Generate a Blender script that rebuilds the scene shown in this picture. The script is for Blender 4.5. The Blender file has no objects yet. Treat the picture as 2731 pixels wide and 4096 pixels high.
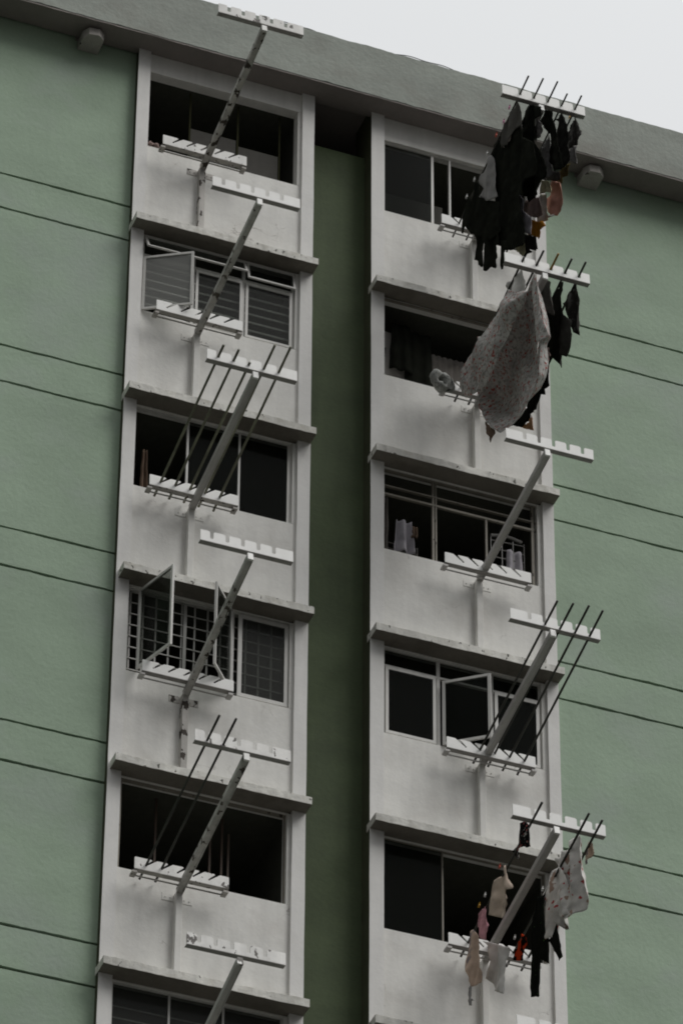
import bpy, bmesh, math, random
from mathutils import Vector, noise, Matrix
R = math.radians
random.seed(7)
scene = bpy.context.scene
col = scene.collection

# ------------------------------------------------------------------ camera
cam_d = bpy.data.cameras.new('camera')
cam = bpy.data.objects.new('camera', cam_d); col.objects.link(cam); scene.camera = cam
cam.location = (-13.9123, -43.4996, -41.1550)
yaw, pit, rol = 0.3679, 0.6746, 0.0075
f_ = Vector((math.sin(yaw)*math.cos(pit), math.cos(yaw)*math.cos(pit), math.sin(pit)))
r_ = Vector((math.cos(yaw), -math.sin(yaw), 0)); u_ = r_.cross(f_)
r2 = r_*math.cos(rol)+u_*math.sin(rol); u2 = u_*math.cos(rol)-r_*math.sin(rol)
cam.rotation_euler = Matrix((r2, u2, -f_)).transposed().to_euler()
cam_d.sensor_fit = 'HORIZONTAL'; cam_d.sensor_width = 36
cam_d.lens = 36*19424/2731
cam_d.clip_start = 0.5; cam_d.clip_end = 3000

# ------------------------------------------------------------------ overcast daylight
scene.view_settings.view_transform = 'Standard'; scene.view_settings.look = 'None'
scene.view_settings.exposure = 0.0; scene.view_settings.gamma = 1
scene.cycles.filter_width = 1.9
w = bpy.data.worlds.new('World'); scene.world = w; w.use_nodes = True
nt = w.node_tree; N = nt.nodes; L = nt.links
for n in list(N): N.remove(n)
out = N.new('ShaderNodeOutputWorld'); bg = N.new('ShaderNodeBackground')
sky = N.new('ShaderNodeTexSky'); sky.sky_type = 'NISHITA'; sky.sun_disc = False
sky.sun_elevation = R(57); sky.sun_rotation = R(137); sky.dust_density = 6; sky.air_density = 1.5
hs = N.new('ShaderNodeHueSaturation'); hs.inputs['Saturation'].default_value = 0.12; hs.inputs['Value'].default_value = 0.12
L.new(sky.outputs[0], hs.inputs['Color'])
bg.inputs['Strength'].default_value = 0.05
L.new(hs.outputs[0], bg.inputs['Color'])
# the cloud deck: even grey white, brighter overhead than at the horizon
tc = N.new('ShaderNodeTexCoord'); sx = N.new('ShaderNodeSeparateXYZ'); L.new(tc.outputs['Generated'], sx.inputs[0])
rp = N.new('ShaderNodeValToRGB'); L.new(sx.outputs['Z'], rp.inputs[0])
rp.color_ramp.elements[0].position = 0.0; rp.color_ramp.elements[0].color = (0.05, 0.05, 0.05, 1)
rp.color_ramp.elements[1].position = 1.0; rp.color_ramp.elements[1].color = (2.9, 2.92, 2.93, 1)
e = rp.color_ramp.elements.new(0.64); e.color = (0.66, 0.67, 0.68, 1)
e = rp.color_ramp.elements.new(0.72); e.color = (0.73, 0.745, 0.755, 1)
e = rp.color_ramp.elements.new(0.35); e.color = (0.22, 0.222, 0.225, 1)
nz = N.new('ShaderNodeTexNoise'); nz.inputs['Scale'].default_value = 2.2; nz.inputs['Detail'].default_value = 2
L.new(tc.outputs['Generated'], nz.inputs['Vector'])
mr = N.new('ShaderNodeMapRange'); mr.inputs['To Min'].default_value = 0.95; mr.inputs['To Max'].default_value = 1.05
L.new(nz.outputs['Fac'], mr.inputs['Value'])
bg2 = N.new('ShaderNodeBackground'); L.new(rp.outputs[0], bg2.inputs['Color']); mx_ = N.new('ShaderNodeMapRange'); mx_.inputs['From Min'].default_value = -1; mx_.inputs['To Min'].default_value = 0.5; mx_.inputs['To Max'].default_value = 1.32
L.new(sx.outputs['X'], mx_.inputs['Value'])
mm = N.new('ShaderNodeMath'); mm.operation = 'MULTIPLY'; L.new(mr.outputs[0], mm.inputs[0]); L.new(mx_.outputs[0], mm.inputs[1])
L.new(mm.outputs[0], bg2.inputs['Strength'])
ad = N.new('ShaderNodeAddShader'); L.new(bg.outputs[0], ad.inputs[0]); L.new(bg2.outputs[0], ad.inputs[1])
L.new(ad.outputs[0], out.inputs[0])
sd = bpy.data.lights.new('sun', 'SUN'); sd.energy = 1.5; sd.angle = R(30); sd.color = (1, 0.985, 0.96)
so = bpy.data.objects.new('sun', sd); col.objects.link(so)
# the brighter part of the cloud deck is high on the right of the camera
so.rotation_euler = Vector((-0.75, 0.80, -1.25)).to_track_quat('-Z', 'Y').to_euler()

# ------------------------------------------------------------------ materials
def new_mat(name):
    m = bpy.data.materials.new(name); m.use_nodes = True
    nt = m.node_tree; b = nt.nodes['Principled BSDF']
    return m, nt, nt.nodes, nt.links, b

def paint(name, c, var=0.12, rough=0.75, spots=None, spot_amt=0.0, spot_scale=9, streak=0.15, bump=0.15,
          second=None, second_amt=0.0, sscale=1.2, metallic=0.0, blotch=1.3, crack=None):
    """weathered paint: broad tone changes, run-down streaks, and chips of a second colour"""
    m, nt, N, L, b = new_mat(name)
    g = N.new('ShaderNodeNewGeometry')
    def tex(scale, sc=(1, 1, 1), det=5, rough_=0.6):
        mp = N.new('ShaderNodeMapping'); mp.inputs['Scale'].default_value = sc
        L.new(g.outputs['Position'], mp.inputs['Vector'])
        n = N.new('ShaderNodeTexNoise'); n.inputs['Scale'].default_value = scale
        n.inputs['Detail'].default_value = det; n.inputs['Roughness'].default_value = rough_
        L.new(mp.outputs[0], n.inputs['Vector']); return n.outputs['Fac']
    def mrange(src, a, bb, lo, hi):
        r = N.new('ShaderNodeMapRange'); r.inputs['From Min'].default_value = a; r.inputs['From Max'].default_value = bb
        r.inputs['To Min'].default_value = lo; r.inputs['To Max'].default_value = hi
        L.new(src, r.inputs['Value']); return r.outputs[0]
    def mul(a, bb):
        k = N.new('ShaderNodeMath'); k.operation = 'MULTIPLY'; L.new(a, k.inputs[0]); L.new(bb, k.inputs[1]); return k.outputs[0]
    v = mrange(tex(blotch, (1, 1, 1.6)), 0.3, 0.7, 1-var, 1+var*0.6)
    v = mul(v, mrange(tex(7.0, (1, 1, 0.13), 4), 0.35, 0.75, 1+streak*0.3, 1-streak))
    v = mul(v, mrange(tex(2.6, (1, 1, 0.1), 3), 0.35, 0.7, 1+streak*0.2, 1-streak*0.6))
    v = mul(v, mrange(tex(22, det=6), 0.3, 0.7, 1-var*0.35, 1+var*0.25))
    hsv = N.new('ShaderNodeHueSaturation'); hsv.inputs['Color'].default_value = (*c, 1)
    L.new(v, hsv.inputs['Value']); colr = hsv.outputs[0]
    def over(colr, c2, fac):
        mx = N.new('ShaderNodeMix'); mx.data_type = 'RGBA'
        L.new(fac, mx.inputs['Factor']); L.new(colr, mx.inputs['A']); mx.inputs['B'].default_value = (*c2, 1)
        return mx.outputs['Result']
    if second:
        colr = over(colr, second, mrange(tex(sscale, (1, 1, 1.3), 4), 0.5, 0.72, 0, second_amt))
    if crack:
        mp = N.new('ShaderNodeMapping'); L.new(g.outputs['Position'], mp.inputs['Vector'])
        wn = N.new('ShaderNodeTexNoise'); wn.inputs['Scale'].default_value = 6; wn.inputs['Detail'].default_value = 5
        L.new(g.outputs['Position'], wn.inputs['Vector'])
        av = N.new('ShaderNodeMix'); av.data_type = 'RGBA'; av.blend_type = 'LINEAR_LIGHT'; av.inputs['Factor'].default_value = 0.12
        L.new(mp.outputs[0], av.inputs['A']); L.new(wn.outputs['Color'], av.inputs['B'])
        vo = N.new('ShaderNodeTexVoronoi'); vo.feature = 'DISTANCE_TO_EDGE'; vo.inputs['Scale'].default_value = 1.6
        L.new(av.outputs['Result'], vo.inputs['Vector'])
        line = mrange(vo.outputs['Distance'], 0.004, 0.010, 0.7, 0)
        colr = over(colr, crack, mul(line, mrange(tex(1.1), 0.58, 0.66, 0, 1)))
    if spots:
        t = 0.72-0.3*spot_amt
        sfac = mrange(tex(spot_scale, (1, 1, 0.7), 5, 0.55), t, t+0.012, 0, 1)
        colr = over(colr, spots, sfac)
    L.new(colr, b.inputs['Base Color'])
    b.inputs['Roughness'].default_value = rough; b.inputs['Metallic'].default_value = metallic
    b.inputs['Specular IOR Level'].default_value = 0.25
    bp = N.new('ShaderNodeBump'); bp.inputs['Strength'].default_value = bump; bp.inputs['Distance'].default_value = 0.02
    L.new(tex(14, det=7), bp.inputs['Height']); L.new(bp.outputs[0], b.inputs['Normal'])
    return m

def flat(name, c, rough=0.6, spec=0.3, metallic=0):
    m, nt, N, L, b = new_mat(name)
    n = N.new('ShaderNodeTexNoise'); n.inputs['Scale'].default_value = 12
    g = N.new('ShaderNodeNewGeometry'); L.new(g.outputs['Position'], n.inputs['Vector'])
    r = N.new('ShaderNodeMapRange'); r.inputs['To Min'].default_value = 0.82; r.inputs['To Max'].default_value = 1.15
    L.new(n.outputs['Fac'], r.inputs['Value'])
    h = N.new('ShaderNodeHueSaturation'); h.inputs['Color'].default_value = (*c, 1); L.new(r.outputs[0], h.inputs['Value'])
    L.new(h.outputs[0], b.inputs['Base Color'])
    b.inputs['Roughness'].default_value = rough; b.inputs['Specular IOR Level'].default_value = spec; b.inputs['Metallic'].default_value = metallic
    return m

def glass(name, tint, gloss=0.5, alpha=0.35):
    m, nt, N, L, b = new_mat(name)
    o = [n for n in N if n.type == 'OUTPUT_MATERIAL'][0]
    t = N.new('ShaderNodeBsdfTransparent'); t.inputs[0].default_value = (0.8, 0.82, 0.8, 1)
    b.inputs['Base Color'].default_value = (*tint, 1); b.inputs['Roughness'].default_value = 0.08
    b.inputs['Specular IOR Level'].default_value = gloss
    mx = N.new('ShaderNodeMixShader'); mx.inputs[0].default_value = alpha
    L.new(t.outputs[0], mx.inputs[1]); L.new(b.outputs[0], mx.inputs[2]); L.new(mx.outputs[0], o.inputs[0])
    return m

def fabric(name, c, pattern=None, sheer=0.0):
    m, nt, N, L, b = new_mat(name)
    tcn = N.new('ShaderNodeTexCoord')
    n = N.new('ShaderNodeTexNoise'); n.inputs['Scale'].default_value = 5; n.inputs['Detail'].default_value = 6
    L.new(tcn.outputs['Object'], n.inputs['Vector'])
    r = N.new('ShaderNodeMapRange'); r.inputs['From Min'].default_value = 0.3; r.inputs['From Max'].default_value = 0.7
    r.inputs['To Min'].default_value = 0.7; r.inputs['To Max'].default_value = 1.2; L.new(n.outputs['Fac'], r.inputs['Value'])
    h = N.new('ShaderNodeHueSaturation'); h.inputs['Color'].default_value = (*c, 1); L.new(r.outputs[0], h.inputs['Value'])
    colr = h.outputs[0]
    for (c2, scale, lo, hi, kind) in (pattern or []):
        if kind == 'v':
            t = N.new('ShaderNodeTexVoronoi'); t.inputs['Scale'].default_value = scale
            wn = N.new('ShaderNodeTexNoise'); wn.inputs['Scale'].default_value = scale*1.6; L.new(tcn.outputs['Object'], wn.inputs['Vector'])
            av = N.new('ShaderNodeMix'); av.data_type = 'RGBA'; av.blend_type = 'LINEAR_LIGHT'; av.inputs['Factor'].default_value = 0.05
            L.new(tcn.outputs['Object'], av.inputs['A']); L.new(wn.outputs['Color'], av.inputs['B'])
            L.new(av.outputs['Result'], t.inputs['Vector']); src = t.outputs['Distance']
        else:
            t = N.new('ShaderNodeTexNoise'); t.inputs['Scale'].default_value = scale; t.inputs['Detail'].default_value = 3
            L.new(tcn.outputs['Object'], t.inputs['Vector']); src = t.outputs['Fac']
        q = N.new('ShaderNodeMapRange'); q.inputs['From Min'].default_value = lo; q.inputs['From Max'].default_value = hi
        L.new(src, q.inputs['Value'])
        mx = N.new('ShaderNodeMix'); mx.data_type = 'RGBA'; L.new(q.outputs[0], mx.inputs['Factor'])
        L.new(colr, mx.inputs['A']); mx.inputs['B'].default_value = (*c2, 1); colr = mx.outputs['Result']
    L.new(colr, b.inputs['Base Color']); b.inputs['Roughness'].default_value = 0.9
    b.inputs['Specular IOR Level'].default_value = 0.0
    return m

M = dict(
    white=paint('white_wall_paint', (0.735, 0.725, 0.69), var=0.08, streak=0.09, second=(0.50, 0.475, 0.44), second_amt=0.45, bump=0.2, crack=(0.30, 0.28, 0.25)),
    pilaster=paint('pilaster_paint', (0.735, 0.725, 0.70), var=0.06, streak=0.05, second=(0.52, 0.50, 0.48), second_amt=0.25, bump=0.2),
    ledge=paint('ledge_paint', (0.70, 0.69, 0.64), var=0.14, streak=0.25, second=(0.44, 0.42, 0.36), second_amt=0.7, sscale=5,
                spots=(0.09, 0.088, 0.075), spot_amt=0.24, spot_scale=14, bump=0.5),
    green=paint('green_wall_paint', (0.310, 0.402, 0.300), var=0.12, streak=0.0, second=(0.335, 0.385, 0.345), second_amt=0.6, sscale=0.7, bump=0.3, blotch=0.9),
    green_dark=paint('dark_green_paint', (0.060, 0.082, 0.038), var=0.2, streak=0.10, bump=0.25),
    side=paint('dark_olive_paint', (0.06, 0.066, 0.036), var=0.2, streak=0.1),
    groove=flat('groove_mortar', (0.035, 0.035, 0.018), 0.95, 0.05),
    fascia=paint('roof_beam_paint', (0.295, 0.318, 0.283), var=0.16, streak=0.04, second=(0.20, 0.19, 0.165), second_amt=0.7, sscale=0.9, bump=0.4),
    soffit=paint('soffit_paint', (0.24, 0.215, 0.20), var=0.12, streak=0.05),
    ledge_shade=paint('ledge_underside_shade', (0.20, 0.183, 0.155), var=0.22, streak=0.0, second=(0.12, 0.108, 0.085), second_amt=0.6, sscale=3),  # shade under the ledges put into the colour, with random stains
    concrete=paint('bracket_concrete', (0.40, 0.38, 0.35), var=0.2, spots=(0.06, 0.055, 0.045), spot_amt=0.2, bump=0.5),
    rack=paint('rack_white_paint', (0.80, 0.795, 0.77), var=0.05, streak=0.05, rough=0.5, bump=0.05),
    flange=paint('flange_shade_paint', (0.30, 0.285, 0.27), var=0.12, rough=0.6),  # darker than the comb plate: its underside shade is put into the colour
    arm=paint('rack_arm_paint', (0.46, 0.445, 0.43), var=0.10, streak=0.1, rough=0.5, bump=0.1),
    rack_rust=paint('rack_rusty_paint', (0.50, 0.485, 0.46), var=0.14, streak=0.3, spots=(0.07, 0.058, 0.045), spot_amt=0.40, spot_scale=9, rough=0.6),
    rack_heavy=paint('rack_heavy_rust', (0.50, 0.48, 0.45), var=0.15, streak=0.3, spots=(0.045, 0.036, 0.028), spot_amt=0.56, spot_scale=8, rough=0.7),
    rack_flake=paint('rack_flaking_paint', (0.78, 0.77, 0.74), var=0.08, spots=(0.12, 0.11, 0.10), spot_amt=0.36, spot_scale=10, rough=0.6),
    dirty=paint('rack_dirty_paint', (0.42, 0.40, 0.37), var=0.2, streak=0.3, spots=(0.05, 0.04, 0.03), spot_amt=0.36, spot_scale=16, rough=0.6),
    frame=paint('window_frame_paint', (0.62, 0.61, 0.58), var=0.08, streak=0.15, rough=0.45, bump=0.05),
    frame_old=paint('old_window_frame', (0.27, 0.25, 0.21), var=0.2, streak=0.2, spots=(0.06, 0.05, 0.04), spot_amt=0.25, rough=0.6),
    glass=glass('dark_glass', (0.010, 0.011, 0.009), 0.08, 0.35),
    frost=glass('hazy_glass', (0.30, 0.30, 0.285), 0.2, 0.5),
    hazy=glass('slightly_hazy_glass', (0.09, 0.09, 0.085), 0.15, 0.3),
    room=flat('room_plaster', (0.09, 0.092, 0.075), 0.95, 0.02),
    bars=flat('grille_paint', (0.86, 0.85, 0.82), 0.5),
    grille=flat('dim_grille_paint', (0.42, 0.415, 0.39), 0.5),
    wire=flat('wire_paint', (0.22, 0.215, 0.205), 0.5),
    screen=flat('grey_board', (0.085, 0.082, 0.075), 0.9, 0.05),
    pole_dark=paint('dark_pole', (0.045, 0.044, 0.036), var=0.3, rough=0.5, bump=0.1),
    pole_olive=paint('olive_bamboo_pole', (0.17, 0.17, 0.12), var=0.35, streak=0.3, rough=0.55, bump=0.2),
    pole_yellow=paint('yellow_pole', (0.30, 0.17, 0.02), var=0.2, rough=0.5),
    cable=flat('cable_sheath', (0.02, 0.02, 0.02)),
    ground=paint('ground_asphalt', (0.04, 0.04, 0.036), var=0.2, blotch=0.05),
    black=fabric('black_cloth', (0.014, 0.015, 0.012)),
    black2=fabric('washed_black_cloth', (0.028, 0.028, 0.025)),
    charcoal=fabric('charcoal_cloth', (0.085, 0.082, 0.075)),
    charcoal2=fabric('dark_grey_cloth', (0.05, 0.048, 0.044), [((0.16, 0.155, 0.145), 9, 0.52, 0.66, 'n')]),
    midgrey=fabric('grey_cloth', (0.20, 0.19, 0.185)),
    lightgrey=fabric('pale_grey_cloth', (0.24, 0.235, 0.23)),
    whitecloth=fabric('white_cloth', (0.60, 0.585, 0.56)),
    pink=fabric('dusty_pink_cloth', (0.66, 0.36, 0.29)),
    pinkbright=fabric('pink_cloth', (0.52, 0.27, 0.30)),
    cream=fabric('cream_cloth', (0.66, 0.62, 0.42)),
    mauve=fabric('mauve_cloth', (0.36, 0.27, 0.25)),
    lilac=fabric('lilac_grey_cloth', (0.34, 0.325, 0.35)),
    mustard=fabric('mustard_cloth', (0.52, 0.23, 0.035)),
    olive=fabric('olive_cloth', (0.10, 0.08, 0.035), [((0.35, 0.25, 0.12), 6, 0.6, 0.7, 'n')]),
    tan=fabric('tan_cloth', (0.48, 0.27, 0.15)),
    tan2=fabric('brown_cloth', (0.14, 0.10, 0.075)),
    beige=fabric('beige_satin', (0.50, 0.41, 0.335)),
    beige2=fabric('pale_beige_cloth', (0.50, 0.38, 0.30), [((0.20, 0.18, 0.19), 6, 0.58, 0.66, 'n')]),
    darkfloral=fabric('dark_floral_cloth', (0.012, 0.012, 0.012), [((0.45, 0.13, 0.13), 22, 0.62, 0.66, 'n'), ((0.42, 0.41, 0.38), 17, 0.60, 0.64, 'n')]),
    redblack=fabric('red_black_cloth', (0.008, 0.007, 0.006), [((0.42, 0.045, 0.015), 7, 0.52, 0.54, 'n')]),
    wetsuit=fabric('wetsuit_cloth', (0.011, 0.012, 0.010), [((0.10, 0.20, 0.06), 30, 0.70, 0.72, 'n')]),
    floral=fabric('floral_cotton', (0.43, 0.42, 0.40), [((0.24, 0.238, 0.225), 24, 0.46, 0.62, 'n'), ((0.30, 0.08, 0.07), 15, 0.34, 0.22, 'v')]),
    toyprint=fabric('toy_print_cotton', (0.64, 0.62, 0.59), [((0.33, 0.24, 0.19), 7, 0.605, 0.63, 'n'), ((0.40, 0.07, 0.07), 8, 0.2, 0.15, 'v')]),
    knit=fabric('grey_knit', (0.36, 0.37, 0.35), [((0.2, 0.2, 0.19), 60, 0.5, 0.6, 'n')]),
    curtain=fabric('dim_curtain', (0.26, 0.24, 0.22)),
    red=flat('red_plastic', (0.65, 0.08, 0.03), 0.4), yellow=flat('yellow_plastic', (0.6, 0.33, 0.03), 0.4),
    whitep=flat('white_plastic', (0.8, 0.8, 0.78), 0.4), pinkp=flat('pink_plastic', (0.6, 0.15, 0.35), 0.4),
    orange=flat('orange_plastic', (0.6, 0.2, 0.03), 0.4), printgreen=flat('green_print', (0.12, 0.22, 0.07)), printred=flat('red_piping', (0.5, 0.07, 0.02)),
    interior=flat('interior_objects', (0.17, 0.16, 0.15)),
    cupboard=flat('cupboard_laminate', (0.62, 0.60, 0.57)), brownwood=flat('brown_wood', (0.085, 0.06, 0.045)),
)

# ------------------------------------------------------------------ mesh helpers
class MB:
    def __init__(s): s.v = []; s.f = []
    def quad_box(s, P):          # eight corners: bottom four, top four
        o = len(s.v); s.v += [tuple(p) for p in P]
        s.f += [tuple(o+i for i in q) for q in ((0, 3, 2, 1), (4, 5, 6, 7), (0, 1, 5, 4), (1, 2, 6, 5), (2, 3, 7, 6), (3, 0, 4, 7))]
        return s
    def box(s, x0, x1, y0, y1, z0, z1):
        return s.quad_box([(x0, y0, z0), (x1, y0, z0), (x1, y1, z0), (x0, y1, z0), (x0, y0, z1), (x1, y0, z1), (x1, y1, z1), (x0, y1, z1)])
    def beam(s, a, b, w, h, side=Vector((1, 0, 0))):     # rectangular bar from a to b, w along side, h across
        a, b = Vector(a), Vector(b); d = (b-a).normalized()
        sd_ = (side-d*side.dot(d)).normalized(); up = sd_.cross(d)
        if up.z < 0: up = -up
        P = []
        for e in (a, b):
            P += [e-sd_*w/2-up*h/2, e+sd_*w/2-up*h/2, e+sd_*w/2+up*h/2, e-sd_*w/2+up*h/2]
        return s.quad_box(P)
    def tube(s, pts, r, n=8, cap=True):
        pts = [Vector(p) for p in pts]; o = len(s.v)
        for i, p in enumerate(pts):
            d = (pts[min(i+1, len(pts)-1)]-pts[max(i-1, 0)]).normalized()
            a = d.cross(Vector((0, 0, 1)));  a = a.normalized() if a.length > 1e-3 else Vector((1, 0, 0))
            b = a.cross(d); rr = r[i] if isinstance(r, (list, tuple)) else r
            for k in range(n):
                t = 2*math.pi*k/n; s.v.append(tuple(p+a*math.cos(t)*rr+b*math.sin(t)*rr))
        for i in range(len(pts)-1):
            for k in range(n):
                s.f.append((o+i*n+k, o+i*n+(k+1) % n, o+(i+1)*n+(k+1) % n, o+(i+1)*n+k))
        if cap:
            s.f.append(tuple(o+k for k in range(n))[::-1]); s.f.append(tuple(o+(len(pts)-1)*n+k for k in range(n)))
        return s
    def prism(s, poly, tf):      # polygon (u,v) extruded: tf(u,v,t) t in 0..1
        o = len(s.v); n = len(poly)
        s.v += [tuple(tf(u, v, 0)) for u, v in poly]+[tuple(tf(u, v, 1)) for u, v in poly]
        s.f.append(tuple(range(o, o+n))); s.f.append(tuple(range(o+2*n-1, o+n-1, -1)))
        for i in range(n):
            j = (i+1) % n; s.f.append((o+i, o+n+i, o+n+j, o+j))
        return s
    def build(s, name, mat, parent=None, bevel=0.0, smooth=False, seg=1):
        me = bpy.data.meshes.new(name)
        off = parent_world(parent) if parent else Vector((0, 0, 0))
        me.from_pydata([tuple(Vector(v)-off) for v in s.v], [], s.f); me.update()
        bm = bmesh.new(); bm.from_mesh(me); bmesh.ops.recalc_face_normals(bm, faces=bm.faces); bm.to_mesh(me); bm.free()
        if smooth:
            for p in me.polygons: p.use_smooth = True
        me.materials.append(mat)
        o = bpy.data.objects.new(name, me); col.objects.link(o)
        if parent: o.parent = parent
        if bevel:
            b = o.modifiers.new('bevel', 'BEVEL'); b.width = bevel; b.segments = seg; b.limit_method = 'ANGLE'
        return o
def parent_world(o):
    v = Vector((0, 0, 0))
    while o: v += o.location; o = o.parent
    return v
def tag(o, label=None, cat=None, group=None, kind=None):
    if label: o['label'] = label
    if cat: o['category'] = cat
    if group: o['group'] = group
    if kind: o['kind'] = kind
    return o
def empty(name, loc, label=None, cat=None, group=None):
    o = bpy.data.objects.new(name, None); col.objects.link(o); o.location = loc; o.empty_display_size = 0.2
    return tag(o, label, cat, group)

def rough_bar(mb, x0, x1, y0, y1, z0, z1, amp, step, seed, ywob=0.15):
    """box along x whose front edges wander a little, like hand-finished concrete"""
    n = max(2, int((x1-x0)/step)); o = len(mb.v)
    for i in range(n+1):
        x = x0+(x1-x0)*i/n
        a = [noise.noise(Vector((x*3.1, seed, k*7.7)))*amp*1.2 + noise.noise(Vector((x*11, seed+5, k*3.3)))*amp*0.8 for k in range(4)]
        mb.v += [(x, y0+a[0]*ywob, z0+a[1]), (x, y1, z0+a[1]*0.3), (x, y1, z1), (x, y0+a[2]*ywob, z1+a[3])]
    for i in range(n):
        p = o+i*4; q = p+4
        mb.f += [(p, q, q+1, p+1), (p+1, q+1, q+2, p+2), (p+2, q+2, q+3, p+3), (p+3, q+3, q, p)]
    mb.f += [(o, o+1, o+2, o+3), (o+n*4+3, o+n*4+2, o+n*4+1, o+n*4)]
    return mb

# ------------------------------------------------------------------ the ground, 43 m below the top floor
H = 2.8
GZ = -42.7
MB().box(-300, 300, -300, 300, GZ-0.5, GZ).build('ground', M['ground'])
tag(bpy.data.objects['ground'], 'grey asphalt ground far below the flats', kind='structure')
bpy.data.objects['ground'].pop('category', None)

# ------------------------------------------------------------------ the block of flats
flats = empty('apartment_building', (2.8, 0, GZ), 'tall pale green block of flats with two white window bays and a jutting roof beam', 'building')
XL, XR = -9.0, 15.0
WY = 0.13
# mass behind the skin
mb = MB(); mb.box(XL+0.1, -0.001, WY+0.04, 8, GZ, 3.4); mb.box(5.705, XR-0.1, WY+0.04, 8, GZ, 3.4)
mb.build('wall_core', M['groove'], flats)
# green skin in bands, real grooves between the bands
def bands(x0, x1, name, mat):
    mb = MB(); zt = 3.15; k = 0
    edges = []
    while True:
        edges.append((0.36-H*k, 0.325-H*k)); edges.append((-0.21-H*k, -0.245-H*k)); k += 1
        if k > 15: break
    z = zt
    for a, b in edges:
        if a < GZ: break
        rough_bar(mb, x0, x1, WY, WY+0.05, a, z, 0.0065, 0.035 if a > -13 else 0.5, a*3.7)
        z = b
    mb.box(x0, x1, WY, WY+0.05, GZ, z)
    return mb.build(name, mat, flats)
tag(bands(XL, -0.001, 'green_wall', M['green']), 'pale green wall left of the window bays')
tag(bands(5.706, XR, 'green_wall', M['green']), 'pale green wall right of the window bays')
# recess between the bays
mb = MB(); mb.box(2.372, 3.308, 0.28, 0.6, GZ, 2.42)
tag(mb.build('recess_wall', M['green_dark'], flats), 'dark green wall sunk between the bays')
MB().box(2.372, 3.308, 1.2, 1.3, 2.3, 3.13).build('recess_back', M['room'], flats)
# bays: side cheeks, pilasters, floor by floor panels with window openings
BAYS = ((0.0, 2.43, 0.155, 2.27), (3.25, 5.705, 3.42, 5.56))
for bi, (a, b, ai, bi_) in enumerate(BAYS):
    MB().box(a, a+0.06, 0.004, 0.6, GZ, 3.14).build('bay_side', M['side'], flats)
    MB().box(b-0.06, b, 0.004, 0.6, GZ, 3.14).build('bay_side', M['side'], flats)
    p1 = MB(); rough_bar_v = p1
    for x0, x1 in ((a-0.012, ai), (bi_, b+0.006)):
        mb = MB(); n = 90
        o = 0
        zs = [3.12-(3.12+16)*i/n for i in range(n+1)]+[GZ]
        for z in zs:
            j = noise.noise(Vector((x0*5, 1.3, z*1.9)))*0.004
            j2 = noise.noise(Vector((x1*5, 4.3, z*1.9)))*0.004
            mb.v += [(x0+j, 0, z), (x1+j2, 0, z), (x1+j2, 0.2, z), (x0+j, 0.003, z) if False else (x0+j, 0.2 if x0 > a else 0.003, z)]
        for i in range(len(zs)-1):
            p = i*4; q = p+4
            for k in range(4): mb.f.append((p+k, p+(k+1) % 4, q+(k+1) % 4, q+k))
        mb.f += [(0, 1, 2, 3), tuple(len(mb.v)-4+k for k in range(4))]
        mb.build('pilaster', M['pilaster'], flats)

PY, PB = 0.045, 0.20        # panel front, panel back
def panel(a, b, j, zt, zb, wx0, wx1):
    """white wall around one window opening; j is the floor, 0 on top"""
    top = 3.10 if j == 0 else -H*(j-1)-0.09
    bot = -H*j-0.05
    mb = MB()
    mb.box(a, b, PY, PB, bot, zb); mb.box(a, b, PY if j == 0 else 0.075, PB, zt, top)
    mb.box(a, wx0, PY+0.001, PB, zb, zt); mb.box(wx1, b, PY+0.001, PB, zb, zt)
    mb.build('wall_panel', M['white'], flats, bevel=0.004)
    # a dark room with floor, ceiling, walls
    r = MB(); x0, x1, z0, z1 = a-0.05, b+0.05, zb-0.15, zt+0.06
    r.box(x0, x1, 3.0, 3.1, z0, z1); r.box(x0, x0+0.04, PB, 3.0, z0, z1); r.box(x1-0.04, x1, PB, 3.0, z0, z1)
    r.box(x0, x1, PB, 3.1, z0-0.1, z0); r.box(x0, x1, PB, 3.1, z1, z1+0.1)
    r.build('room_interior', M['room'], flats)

NF = 7
for b_i, (a, b, ai, bi_) in enumerate(BAYS):
    for j in range(NF):
        zt = (2.70 if b_i == 0 else 2.62) if j == 0 else -0.128-H*(j-1)
        zb = 1.395-H*j if b_i == 0 else 1.37-H*j
        panel(ai-0.01, bi_+0.01, j, zt, zb, ai+0.018, bi_-0.05 if b_i == 0 else bi_-0.06)
        # ledge
        dx = (0.0, 0.0, 0.028, 0.028, -0.01, 0, 0)[j] if b_i == 0 else (0.0, 0, 0, 0, 0, 0, 0)[j]
        mb = MB(); rough_bar(mb, a-0.012+dx, b+0.01, -0.196, 0.10, -H*j-0.108, -H*j, 0.006, 0.03, j*3.1+b_i*17, 0.8)
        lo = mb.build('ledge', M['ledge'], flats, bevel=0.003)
        lo.data.materials.append(M['ledge_shade'])
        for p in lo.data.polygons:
            if p.normal.z < -0.8: p.material_index = 1  # downward faces take the painted shade
    # plain infill below the lowest floor built
    MB().box(ai-0.01, bi_+0.01, PY, PB, GZ, -H*(NF-1)-0.1).build('wall_panel', M['white'], flats)

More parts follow.
